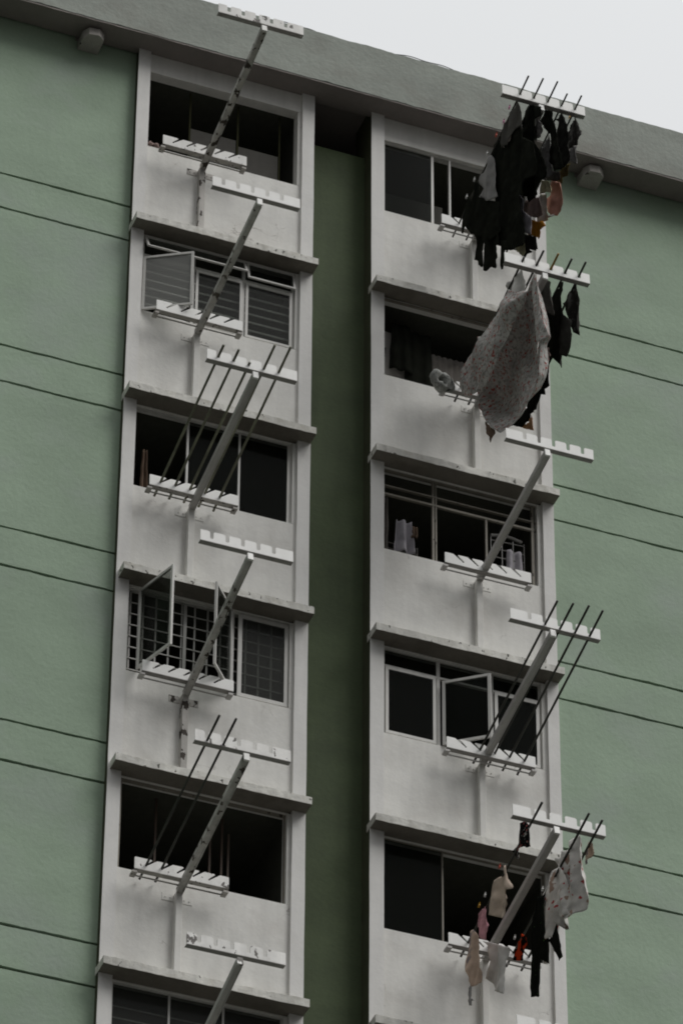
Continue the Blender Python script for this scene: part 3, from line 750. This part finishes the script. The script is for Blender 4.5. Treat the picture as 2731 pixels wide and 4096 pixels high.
# garment outlines in metres: (y, z) points in the hanging plane at x
CLOTHES = [
 ('trousers', 'charcoal grey trousers pinned highest on the leftmost pole of the top right rack', 'trousers', 4.38, 'charcoal', 0.03, [(-2.199, 1.675), (-2.279, 1.488), (-2.321, 1.259), (-2.358, 1.029), (-2.212, 1.242), (-2.044, 1.319), (-1.963, 1.272), (-1.862, 1.244), (-1.658, 1.334), (-1.642, 1.577), (-1.758, 1.651), (-1.917, 1.68)]),
 ('black_dress', 'long black dress in the middle of the crowded top right rack', 'dress', 4.42, 'black', 0.035, [(-2.122, 1.348), (-2.268, 1.121), (-2.277, 0.98), (-2.511, 0.711), (-2.656, 0.227), (-2.53, 0.14), (-2.228, 0.235), (-2.16, 0.097), (-2.042, 0.213), (-2.063, -0.016), (-2.141, -0.34), (-2.205, -0.618), (-2.156, -0.689), (-1.914, -0.617), (-1.586, -0.352), (-1.408, -0.116), (-1.294, 0.207), (-1.287, 0.871), (-1.252, 1.233), (-1.276, 1.648), (-1.553, 1.659), (-1.566, 1.427), (-1.778, 1.347), (-1.938, 1.425)]),
 ('shirt', 'pale grey shirt with creases at the outer left of the top right laundry', 'shirt', 4.36, 'lightgrey', 0.03, [(-1.33, 1.482), (-1.408, 1.337), (-1.436, 1.055), (-1.469, 0.647), (-1.328, 0.683), (-1.143, 0.84), (-0.959, 1.059), (-1.057, 1.129), (-0.937, 1.381), (-1.129, 1.381), (-1.213, 1.505)]),
 ('black_blouse', 'black blouse with white peg below the pale grey shirt', 'blouse', 4.37, 'black', 0.03, [(-0.819, 1.477), (-0.941, 1.248), (-0.998, 1.032), (-1.151, 0.82), (-1.489, 0.551), (-1.531, -0.007), (-1.282, 0.038), (-1.1, 0.254), (-0.791, 0.512), (-0.749, 0.745), (-0.646, 1.064), (-0.765, 1.264)]),
 ('black_sock', 'black sock hanging nearest the wall on the top right rack', 'sock', 4.37, 'black', 0.02, [(-0.575, 1.4), (-0.652, 1.259), (-0.805, 1.013), (-0.794, 0.641), (-0.745, 0.6), (-0.589, 0.738), (-0.482, 0.952), (-0.384, 0.91), (-0.289, 1.005), (-0.327, 1.248), (-0.524, 1.333)]),
 ('black_leggings', 'black leggings with one narrow leg hanging lowest under the top right laundry', 'leggings', 4.39, 'black', 0.015, [(-0.748, 0.687), (-1.057, 0.395), (-1.242, 0.273), (-1.485, 0.038), (-1.507, -0.2), (-1.41, -0.135), (-1.445, -0.382), (-1.377, -0.359), (-1.38, -0.458), (-1.311, -0.442), (-1.236, -0.356), (-1.096, -0.321), (-0.999, -0.233), (-0.993, -0.107), (-1.046, 0.241), (-0.985, 0.128), (-0.941, 0.148), (-0.952, -0.106), (-0.884, -0.074), (-0.786, 0.048), (-0.769, 0.127), (-0.686, 0.212), (-0.742, 0.494)]),
 ('black_stocking', 'single straight black stocking hanging right of the leggings under the top right laundry', 'stocking', 4.4, 'black', 0.012, [(-1.541, -0.168), (-1.817, -0.398), (-1.93, -0.636), (-1.646, -0.417), (-1.623, -0.607), (-1.86, -0.85), (-1.829, -0.853), (-1.607, -0.641), (-1.59, -0.675), (-1.484, -0.601), (-1.478, -0.504)]),
 ('black_jacket', 'black jacket on the second pole of the top right rack', 'jacket', 4.58, 'black', 0.04, [(-2.102, 1.773), (-2.434, 1.447), (-2.403, 1.316), (-2.244, 1.347), (-2.177, 1.255), (-2.287, 0.961), (-2.41, 0.657), (-2.504, 0.281), (-2.418, 0.208), (-2.352, 0.102), (-2.355, -0.022), (-2.153, 0.108), (-1.929, 0.233), (-1.873, 0.378), (-1.65, 0.6), (-1.634, 0.96), (-1.746, 1.363), (-1.87, 1.707), (-1.982, 1.744)]),
 ('grey_top', 'small grey top between the black jacket and the black cardigan', 'top', 4.66, 'midgrey', 0.02, [(-2.07, 1.636), (-2.186, 1.459), (-2.313, 1.215), (-2.206, 1.125), (-2.064, 1.182), (-2.009, 1.33), (-1.999, 1.455), (-2.154, 1.437)]),
 ('grey_shirt', 'silver grey shirt hanging behind the black cardigan on the top right rack', 'shirt', 4.85, 'lightgrey', 0.03, [(-2.093, 1.339), (-2.149, 0.942), (-2.163, 0.633), (-1.92, 0.7), (-1.818, 0.804), (-1.899, 0.876), (-1.828, 1.318), (-1.905, 1.302)]),
 ('black_cardigan', 'black cardigan on the third pole of the top right rack', 'cardigan', 4.78, 'black', 0.04, [(-2.106, 1.742), (-2.342, 1.522), (-2.454, 1.2), (-2.519, 0.829), (-2.623, 0.509), (-2.64, 0.282), (-2.506, 0.323), (-2.332, 0.48), (-2.18, 0.783), (-2.207, 1.0), (-2.255, 1.157), (-2.078, 1.487), (-1.945, 1.64)]),
 ('black_top', 'black top with a narrow neck on the fourth pole of the top right rack', 'top', 4.99, 'black2', 0.04, [(-2.202, 1.668), (-2.281, 1.424), (-2.354, 1.11), (-2.434, 0.81), (-2.394, 0.745), (-2.152, 0.772), (-1.982, 1.034), (-1.955, 1.39), (-1.967, 1.597), (-2.082, 1.614), (-1.984, 1.75), (-2.126, 1.677)]),
 ('dark_vest', 'crumpled dark grey vest on the rightmost pole of the top right rack', 'vest', 5.18, 'charcoal2', 0.05, [(-2.195, 1.674), (-2.273, 1.446), (-2.338, 1.257), (-2.259, 1.217), (-2.271, 1.165), (-2.048, 1.271), (-1.959, 1.319), (-1.893, 1.509), (-1.991, 1.608), (-2.073, 1.68)]),
 ('grey_cloth', 'pale grey cloth tail below the crumpled dark vest', 'cloth', 5.19, 'lightgrey', 0.03, [(-2.145, 1.228), (-2.15, 0.9), (-1.998, 1.072), (-1.838, 1.226), (-1.981, 1.303)]),
 ('olive_garment', 'olive brown garment below the pale grey cloth tail', 'garment', 5.1, 'olive', 0.03, [(-2.125, 0.907), (-2.095, 0.751), (-1.93, 0.802), (-1.852, 0.794), (-1.691, 0.939), (-1.608, 1.11), (-1.804, 1.025), (-2.0, 0.957)]),
 ('dark_grey_bag', 'dark grey cloth with a light edge above the pink shirt', 'cloth', 4.95, 'charcoal', 0.02, [(-1.714, 0.919), (-1.677, 1.1), (-1.885, 0.938), (-2.148, 0.688), (-2.156, 0.558), (-2.022, 0.631), (-1.905, 0.739)]),
 ('pink_shirt', 'dusty pink shirt with a white label in the top right laundry', 'shirt', 4.97, 'pink', 0.04, [(-1.801, 0.81), (-1.955, 0.703), (-2.108, 0.532), (-2.158, 0.342), (-2.133, 0.167), (-1.962, 0.1), (-1.831, 0.218), (-1.672, 0.401), (-1.631, 0.633), (-1.776, 0.625)]),
 ('cream_cloth', 'cream cloth left of the dusty pink shirt', 'cloth', 4.86, 'cream', 0.02, [(-1.795, 0.811), (-2.051, 0.576), (-2.053, 0.389), (-1.903, 0.516), (-1.709, 0.637), (-1.738, 0.735)]),
 ('white_undershirt', 'white undershirt hanging under the dusty pink shirt', 'undershirt', 4.9, 'whitecloth', 0.03, [(-1.648, 0.677), (-1.828, 0.574), (-1.812, 0.26), (-1.97, 0.062), (-2.117, -0.03), (-2.087, -0.036), (-1.806, 0.135), (-1.572, 0.265), (-1.516, 0.509), (-1.495, 0.724)]),
 ('mauve_shirt', 'mauve shirt left of the dusty pink shirt', 'shirt', 4.75, 'mauve', 0.03, [(-1.562, 0.625), (-1.952, 0.368), (-2.048, 0.125), (-1.996, 0.022), (-1.89, 0.046), (-1.639, 0.273), (-1.465, 0.527)]),
 ('lilac_blouse', 'narrow lilac grey blouse beside the long black dress', 'blouse', 4.6, 'lilac', 0.03, [(-1.62, 0.636), (-1.84, 0.347), (-1.826, 0.171), (-1.991, -0.072), (-1.977, -0.36), (-1.817, -0.178), (-1.696, 0.028), (-1.656, 0.373)]),
 ('mustard_shirt', 'mustard orange shirt low in the top right laundry', 'shirt', 4.82, 'mustard', 0.035, [(-1.496, 0.384), (-1.775, 0.093), (-1.923, -0.015), (-1.963, -0.122), (-1.857, -0.114), (-1.865, -0.25), (-1.776, -0.197), (-1.675, -0.075), (-1.468, 0.122)]),
 ('cream_sleeve', 'cream sleeve hanging lowest between black clothes of the top right laundry', 'sleeve', 4.62, 'cream', 0.02, [(-1.646, -0.183), (-1.755, -0.168), (-1.764, -0.442), (-1.7, -0.494), (-1.637, -0.401), (-1.446, -0.165)]),
 ('black_skirt', 'black skirt with a ragged hem under the mustard orange shirt', 'skirt', 4.66, 'black2', 0.02, [(-1.68, -0.084), (-2.076, -0.463), (-2.116, -0.701), (-1.992, -0.618), (-1.831, -0.468), (-1.888, -0.556), (-1.769, -0.497), (-1.66, -0.52), (-1.601, -0.471), (-1.635, -0.387)]),
 ('white_camisole', 'white camisole with thin straps at the outer end of the second right rack', 'camisole', 4.4, 'whitecloth', 0.05, [(-2.065, -1.047), (-2.143, -1.138), (-2.215, -1.368), (-2.281, -1.558), (-2.26, -1.6), (-2.126, -1.525), (-1.928, -1.39), (-1.713, -1.138), (-1.695, -1.019), (-1.875, -1.072), (-1.963, -1.11)]),
 ('floral_sheet', 'white bedsheet with small red flowers bulging from the second right rack', 'bedsheet', 4.5, 'floral', 0.014, [(-2.31, -1.302), (-2.382, -1.625), (-2.451, -1.935), (-2.522, -2.261), (-2.618, -2.571), (-2.434, -2.541), (-2.411, -2.739), (-2.343, -2.95), (-2.175, -3.114), (-1.817, -3.182), (-1.495, -3.134), (-1.302, -3.048), (-1.14, -2.977), (-0.949, -2.769), (-0.726, -2.488), (-0.503, -2.08), (-0.445, -1.762), (-0.652, -1.652), (-1.122, -1.682), (-1.392, -1.59), (-1.576, -1.551), (-1.627, -1.507), (-1.892, -1.482), (-2.127, -1.382), (-2.227, -1.328)]),
 ('floral_hem', '', '', 4.38, 'floral', 0.03, [(-2.579, -1.562), (-2.65, -1.883), (-2.719, -2.19), (-2.789, -2.514), (-2.884, -2.823), (-2.701, -2.792), (-2.654, -2.97), (-2.58, -2.861), (-2.516, -2.528), (-2.507, -2.187), (-2.498, -1.894), (-2.524, -1.695)]),
 ('floral_pillowcase', 'white floral cover folded in front of the big flowered bedsheet', 'cover', 4.36, 'floral', 0.022, [(-2.027, -1.44), (-2.407, -1.725), (-2.32, -1.84), (-2.108, -1.838), (-1.941, -1.923), (-1.792, -1.955), (-1.491, -2.053), (-1.22, -2.194), (-0.92, -2.194), (-0.842, -1.998), (-0.766, -2.065), (-0.572, -1.99), (-0.388, -1.869), (-0.281, -1.652), (-0.281, -1.37), (-0.403, -1.319), (-0.624, -1.331), (-0.861, -1.382), (-0.815, -1.2), (-0.981, -1.323), (-1.167, -1.318), (-1.318, -1.311), (-1.468, -1.321), (-1.608, -1.331), (-1.736, -1.281), (-1.805, -1.208)]),
 ('grey_hoodie', 'dark grey hoodie with two sleeves on the third pole of the second right rack', 'hoodie', 4.76, 'charcoal', 0.05, [(-1.895, -1.04), (-2.07, -1.14), (-2.147, -1.229), (-2.203, -1.53), (-2.254, -1.843), (-2.228, -1.848), (-2.135, -1.764), (-1.998, -1.586), (-1.936, -1.532), (-1.781, -1.024)]),
 ('black_trousers', 'long black trousers behind the flowered bedsheet', 'trousers', 4.9, 'black', 0.03, [(-1.593, -1.196), (-1.935, -1.549), (-1.986, -1.803), (-1.938, -2.102), (-1.888, -2.13), (-1.815, -2.274), (-1.828, -2.635), (-1.764, -2.627), (-1.62, -2.606), (-1.448, -2.464), (-1.389, -2.677), (-1.197, -2.595), (-1.16, -2.683), (-0.934, -2.612), (-0.582, -2.308), (-0.879, -2.349), (-1.261, -2.284), (-1.433, -2.107), (-1.509, -1.897), (-1.535, -1.697), (-1.698, -1.708)]),
 ('black_shirt', 'black shirt hanging to a point on the fourth pole of the second right rack', 'shirt', 4.96, 'black2', 0.04, [(-2.142, -1.16), (-2.122, -1.4), (-2.159, -1.719), (-2.322, -1.952), (-2.325, -2.173), (-2.282, -2.357), (-2.173, -2.418), (-2.082, -2.34), (-2.058, -2.195), (-1.944, -2.105), (-1.976, -2.398), (-1.897, -2.362), (-1.809, -2.2), (-1.736, -2.057), (-1.738, -1.72), (-1.776, -1.187), (-1.947, -1.155)]),
 ('black_vest', 'black vest with sheer side on the fifth pole of the second right rack', 'vest', 5.16, 'charcoal2', 0.05, [(-2.162, -1.136), (-2.182, -1.435), (-2.207, -1.66), (-2.13, -1.869), (-1.996, -1.843), (-1.912, -1.742), (-1.901, -1.549), (-1.816, -1.344), (-1.73, -1.137), (-1.976, -1.105), (-2.041, -1.098)]),
 ('mauve_cloth', 'small mauve cloth between black trousers and black shirt on the second right rack', 'cloth', 4.84, 'mauve', 0.03, [(-1.931, -2.115), (-1.995, -2.301), (-1.905, -2.3), (-1.717, -2.165), (-1.65, -2.204), (-1.668, -1.974)]),
 ('tan_cloth', 'tan cloth corner showing under the long black trousers', 'cloth', 4.78, 'tan', 0.02, [(-1.466, -2.857), (-1.524, -3.149), (-1.236, -2.895), (-1.205, -2.851), (-1.414, -2.924)]),
 ('brown_cloth', 'brown pointed cloth hanging under the lowest fold of the bedsheet', 'cloth', 4.52, 'tan2', 0.02, [(-0.647, -2.404), (-0.928, -2.771), (-0.831, -2.896), (-0.699, -2.662)]),
 ('patterned_bikini', 'black patterned bikini top at the outer end of the lowest right pole', 'bikini', 4.36, 'darkfloral', 0.04, [(-1.793, -9.32), (-2.022, -9.434), (-2.101, -9.601), (-2.1, -9.831), (-1.817, -9.672), (-1.835, -9.799), (-1.644, -9.711), (-1.577, -9.553), (-1.774, -9.529)]),
 ('beige_underwear', 'beige satin underwear with a red peg in the middle of the lowest right pole', 'underwear', 4.36, 'beige', 0.05, [(-1.392, -9.631), (-1.467, -9.863), (-1.557, -10.047), (-1.339, -9.994), (-1.527, -10.177), (-1.413, -10.242), (-1.374, -10.359), (-0.991, -10.075), (-1.031, -9.911), (-1.02, -9.661), (-1.277, -9.696)]),
 ('pink_underwear', 'small pink underwear under a yellow peg', 'underwear', 4.36, 'pinkbright', 0.04, [(-0.8, -9.831), (-0.828, -10.038), (-0.875, -10.136), (-0.82, -10.308), (-0.688, -10.215), (-0.592, -10.099), (-0.583, -9.908), (-0.647, -9.797)]),
 ('beige_bra', 'pale beige bra with dangling straps nearest the wall', 'bra', 4.36, 'beige2', 0.04, [(-0.422, -9.912), (-0.494, -10.038), (-0.52, -10.33), (-0.587, -10.599), (-0.549, -10.712), (-0.425, -10.672), (-0.301, -10.631), (-0.266, -10.45), (-0.202, -10.227), (-0.27, -9.946)]),
 ('bra_strap', 'grey elastic straps dangling below the pale beige bra', 'strap', 4.365, 'lightgrey', 0.005, [(-0.29, -10.605), (-0.339, -10.648), (-0.31, -10.783), (-0.422, -10.884), (-0.334, -10.836), (-0.342, -10.904), (-0.244, -10.841), (-0.238, -10.66)]),
 ('white_vest', 'plain white vest hanging across the lowest right arm bracket', 'vest', 4.56, 'whitecloth', 0.04, [(-0.268, -9.93), (-0.513, -10.104), (-0.931, -10.419), (-0.867, -10.561), (-0.859, -11.014), (-0.539, -10.776), (-0.374, -10.517), (-0.48, -10.325), (-0.397, -10.136)]),
 ('red_bikini', 'red and black bikini top hanging near the lowest right comb', 'bikini', 4.86, 'redblack', 0.03, [(-0.683, -10.003), (-0.813, -10.169), (-0.733, -10.315), (-0.61, -10.331), (-0.441, -10.232), (-0.481, -10.114), (-0.621, -10.062)]),
 ('wetsuit', 'long black wetsuit with one sleeve pointing down and green print', 'wetsuit', 4.93, 'wetsuit', 0.02, [(-0.991, -9.684), (-1.159, -9.744), (-1.194, -10.192), (-1.269, -10.432), (-1.503, -10.361), (-1.587, -10.572), (-1.682, -10.924), (-1.541, -10.89), (-1.268, -10.455), (-1.252, -10.751), (-1.068, -10.582), (-1.02, -10.769), (-0.959, -11.014), (-0.737, -10.892), (-0.765, -10.614), (-0.816, -10.257), (-0.752, -10.056), (-0.812, -9.839)]),
 ('baby_sheet', 'large white sheet printed with faded red toys on the fourth lowest right pole', 'sheet', 4.99, 'toyprint', 0.06, [(-1.957, -9.391), (-2.134, -9.621), (-2.19, -9.864), (-2.157, -10.004), (-2.192, -10.345), (-2.08, -10.479), (-1.749, -10.477), (-1.514, -10.426), (-1.358, -10.21), (-1.344, -10.018), (-1.425, -9.862), (-1.427, -9.399), (-1.737, -9.459)]),
 ('printed_pillowcase', 'white printed pillowcase in front of the large toy print sheet', 'pillowcase', 4.95, 'toyprint', 0.05, [(-1.536, -9.544), (-1.693, -9.753), (-1.838, -10.132), (-1.844, -10.432), (-1.726, -10.426), (-1.589, -10.318), (-1.432, -10.106), (-1.451, -10.472), (-1.2, -10.396), (-1.121, -10.325), (-1.148, -9.997), (-1.089, -9.729), (-1.264, -9.631)]),
 ('white_sock', 'small off white cloth on the rightmost pole of the lowest full rack', 'cloth', 5.16, 'beige2', 0.04, [(-2.002, -9.464), (-2.112, -9.678), (-2.001, -9.7), (-1.812, -9.687), (-1.871, -9.501)]),
]
PEGS = [('pink', 4.38, -1.983, 1.748), ('pink', 4.38, -1.797, 1.665), ('red', 4.38, -1.552, 1.643), ('whitep', 4.37, -1.271, 1.562), ('whitep', 4.37, -0.835, 1.475), ('whitep', 4.37, -0.575, 1.395), ('yellow', 5.18, -2.078, 1.776), ('red', 4.36, -1.291, -9.585), ('whitep', 4.36, -0.855, -9.703), ('yellow', 4.36, -0.679, -9.736), ('whitep', 4.95, -1.156, -9.66), ('whitep', 4.86, -0.536, -9.968)]

for i, (n, lab, cat, x, mk, amp, poly) in enumerate(CLOTHES):
    if n == 'floral_hem': cloth('hem', None, None, x, M[mk], amp, poly, i+1.0, parent=sheet); continue
    o = cloth(cat.replace(' ', '_'), lab, cat, x, M[mk], amp, poly, i+1.0, belly=(0.20 if n == 'floral_sheet' else -0.09 if n == 'floral_pillowcase' else 0))
    if n == 'floral_sheet': sheet = o

def peg(x, y, z, mat, label):
    mb = MB(); a = random.uniform(-.6, .6)
    for s in (-1, 1):
        mb.beam((x+s*0.003, y-0.02*math.cos(a), z+0.022), (x+s*0.008, y+0.02*math.cos(a), z-0.03), 0.006, 0.012)
    mb.beam((x-0.01, y, z-0.006), (x+0.01, y, z-0.006), 0.02, 0.012, Vector((0, 1, 0)))
    tag(mb.build('clothes_peg', mat, None), label, 'clothes peg', 'plastic clothes pegs on the washing')
PEGLAB = ['upper pink peg on the charcoal trousers', 'lower pink peg on the charcoal trousers', 'red peg at the left shoulder of the long black dress',
 'white peg on top of the pale grey shirt', 'white peg on the black blouse left of the pale grey shirt', 'white peg on the black sock near the wall',
 'yellow peg at the head of the crumpled dark vest', 'red peg holding the beige satin underwear', 'white peg on the pole between beige and pink underwear',
 'yellow peg above the small pink underwear', 'white peg at the shoulder of the printed pillowcase', 'white peg on the red and black bikini top']
PM = {'pink': 'pinkp', 'red': 'red', 'whitep': 'whitep', 'yellow': 'yellow'}
for (c, x, y, z), lab in zip(PEGS, PEGLAB): peg(x-0.03, y, z, M[PM[c]], lab)



# knitted hat slumped over the near end of the second right inner comb
def knit():
    mb = MB(); n, m_ = 28, 12
    c = Vector((4.06, -0.30, -1.62))
    for i in range(n):
        t = 2*math.pi*i/n
        for k in range(m_):
            p = 2*math.pi*k/m_
            rr = 0.055+0.012*math.sin(3*t)+0.004*math.sin(9*t+2*p)
            R_ = 0.085+0.015*math.cos(2*t)
            mb.v.append((c.x+(R_+rr*math.cos(p))*math.cos(t)*0.95, c.y+rr*math.sin(p)*1.3+0.03*math.cos(t), c.z+(R_*1.35+rr*math.cos(p))*math.sin(t)))
    for i in range(n):
        for k in range(m_):
            mb.f.append((i*m_+k, ((i+1) % n)*m_+k, ((i+1) % n)*m_+(k+1) % m_, i*m_+(k+1) % m_))
    # the sagging crown of the hat behind the rim
    o = len(mb.v); a, b = 10, 20
    for i in range(a+1):
        f = i/a
        for k in range(b):
            t = 2*math.pi*k/b; rr = 0.135*math.sqrt(max(0, 1-f*f*0.96))
            mb.v.append((c.x+0.05+rr*math.cos(t)+0.13*f, c.y+0.02+0.10*f, c.z+0.02+rr*1.15*math.sin(t)+0.03*f))
    for i in range(a):
        for k in range(b): mb.f.append((o+i*b+k, o+i*b+(k+1) % b, o+(i+1)*b+(k+1) % b, o+(i+1)*b+k))
    return tag(mb.build('knitted_hat', M['knit'], None, smooth=True), 'pale grey knitted hat hanging open on the second right comb', 'hat')
knit()

# ------------------------------------------------------------------ things inside the rooms
def drape(name, x0, x1, y, z0, z1, mat, label, cat, waves=8, amp=0.02, taper=0.0, seed=1):
    mb = MB(); n, m_ = 40, 12
    for k in range(m_+1):
        v = k/m_
        for i in range(n+1):
            u = i/n; xx = x0+(x1-x0)*(0.5+(u-0.5)*(1-taper*v))+0.015*noise.noise(Vector((v*4, seed, 0)))
            mb.v.append((xx, y+amp*math.sin(u*waves*2*math.pi+seed)*(0.6+0.4*v), z1+(z0-z1)*v+0.02*noise.noise(Vector((u*6, seed, v)))*(k == m_)))
    for k in range(m_):
        for i in range(n):
            p = k*(n+1)+i; mb.f.append((p, p+1, p+n+2, p+n+1))
    o = mb.build(name, mat, None, smooth=True); s = o.modifiers.new('thickness', 'SOLIDIFY'); s.thickness = 0.004
    return tag(o, label, cat)
H_ = 2.8
# third left floor
drape('cloth', 0.325, 0.375, 0.20, -4.22, -3.50, M['tan2'], 'narrow brown cloth hanging inside the third left window', 'cloth', 1.3, 0.03, -1.1, 3)
mb = MB()
for k in range(7): mb.tube([(0.58+0.032*k, 0.3, -4.3), (0.58+0.032*k, 0.3, -3.98+0.05*math.sin(math.pi*(k+.5)/7))], 0.009, 6)
mb.tube([(0.57+0.2*i/8, 0.3, -3.99+0.06*math.sin(math.pi*i/8)) for i in range(9)], 0.012, 6)
tag(mb.build('chair_back', M['interior'], None), 'striped rounded chair back seen inside the third left window', 'chair')
# fifth left floor: uprights and strings of a drying frame
for k, (x, zt) in enumerate(((0.733, -8.45), (1.405, -8.85), (1.551, -8.55), (1.632, -8.75))):
    tag(MB().box(x-0.012, x+0.012, 0.4, 0.424, -10.1, zt).build('wooden_stick', M['brownwood'], None),
        ('leftmost brown stick standing inside the wide open window', 'short brown stick left of the tall one inside the wide open window',
         'tallest brown stick inside the wide open window', 'dimmest stick right of the tall one inside the wide open window')[k], 'stick', 'sticks inside the wide open window')
# second right floor: dark clothes on a hanger and a curtain
drape('curtain', 4.19, 5.3, 0.42, -1.9, -0.55, M['curtain'], 'pale brown curtain inside the second right window', 'curtain', 14, 0.025, 0, 5)
def hung(x0, x1, y, z0, z1, label, cat, seed):
    drape(cat, x0, x1, y, z0, z1, M['black'], label, cat, 2, 0.02, -0.25, seed)
MB_ = MB().box(3.46, 4.17, 0.36, 0.38, -1.75, -0.42)
tag(MB_.build('cupboard_door', M['cupboard'], None), 'grey cupboard door behind the black clothes in the second right window', 'door')
hung(3.62, 3.88, 0.24, -1.12, -0.35, 'left black shirt hanging inside the second right window', 'shirt', 2)
hung(3.84, 4.17, 0.27, -1.42, -0.40, 'long black dress hanging inside the second right window', 'dress', 7)
tag(MB().tube([(3.5, 0.2, -0.98), (3.62, 0.45, -0.55)], 0.012, 6).build('rod', M['pole_dark'], None), 'dark rod slanting behind the black shirt in the second right window', 'rod')
# third right floor: hanging basket, bags and a grey drying frame
mb = MB()
for k in range(5):
    mb.tube([(4.93, 0.2, -3.55-0.13*k), (5.38, 0.2, -3.53-0.13*k)], 0.008, 6)
for x in (4.93, 5.08, 5.23, 5.38): mb.tube([(x, 0.2, -4.3), (x, 0.2, -3.5)], 0.008, 6)
mb.tube([(4.93+0.42*t, 0.2, -3.48+0.04*math.sin(math.pi*t)) for t in [i/8 for i in range(9)]], 0.022, 8)
tag(mb.build('drying_frame', M['wire'], None), 'pale wire drying frame inside the right pane of the old brown window', 'drying frame')
drape('cloth', 5.14, 5.34, 0.18, -4.25, -3.66, M['lilac'], 'pale cloth on the wire drying frame', 'cloth', 1.6, 0.035, -0.3, 9)
drape('cloth', 4.96, 5.08, 0.23, -4.2, -3.98, M['mauve'], 'small mauve cloth low on the wire drying frame', 'cloth', 2, 0.02, 0, 4)
drape('bag', 3.66, 3.86, 0.20, -4.1, -3.60, M['lilac'], 'crumpled grey bag hanging inside the left pane of the old brown window', 'bag', 1.7, 0.05, -0.4, 6)
drape('cloth', 3.86, 3.94, 0.17, -3.85, -3.68, M['tan2'], 'brown scrap of cloth beside the crumpled grey bag', 'cloth', 2, 0.02, 0, 8)
mb = MB()
for k in range(4): mb.tube([(3.56, 0.25, -3.95-0.09*k), (3.96, 0.25, -3.95-0.09*k)], 0.006, 6)
for x in (3.56, 3.7, 3.83, 3.96): mb.tube([(x, 0.25, -4.25), (x, 0.25, -3.93)], 0.006, 6)
tag(mb.build('wire_basket', M['interior'], None), 'grey wire basket inside the left pane of the old brown window', 'basket')
drape('curtain', 3.45, 3.60, 0.3, -4.3, -3.2, M['curtain'], 'grey curtain at the left edge of the old brown window', 'curtain', 3, 0.03, 0, 2)
# second left floor: things on the sill behind the bars
def blob(x, y, z, rx, rz, mat, name, label, cat):
    mb = MB(); n, m_ = 14, 8
    for k in range(m_+1):
        ph = math.pi*k/m_
        for i in range(n):
            t = 2*math.pi*i/n; q = 1+0.18*noise.noise(Vector((math.cos(t)*2, math.sin(t)*2, ph*2+x)))
            mb.v.append((x+rx*q*math.sin(ph)*math.cos(t), y+rx*q*math.sin(ph)*math.sin(t), z+rz*q*math.cos(ph)))
    for k in range(m_):
        for i in range(n): mb.f.append((k*n+i, k*n+(i+1) % n, (k+1)*n+(i+1) % n, (k+1)*n+i))
    return tag(mb.build(name, mat, None, smooth=True), label, cat)
blob(2.07, 0.26, -1.32, 0.085, 0.09, M['whitep'], 'jar', 'round pale jar on the sill behind the right barred pane', 'jar')
blob(1.25, 0.32, -1.02, 0.13, 0.09, M['midgrey'], 'bundle', 'pale cloth bundle behind the middle barred pane', 'bundle')
blob(1.66, 0.32, -1.12, 0.07, 0.1, M['interior'], 'bottle', 'grey bottle behind the left side of the right barred pane', 'bottle')
# rag on the top left sill
mb = MB(); pts = [(0.19+0.22*t, 0.06, 1.43+0.03*math.sin(5*t)-0.03*t) for t in [i/10 for i in range(11)]]
mb.tube(pts, [0.028+0.016*math.sin(i*1.7) for i in range(11)], 8)
tag(mb.build('rag', M['mauve'], None, smooth=True), 'crumpled grey rag on the sill of the top left window', 'rag')
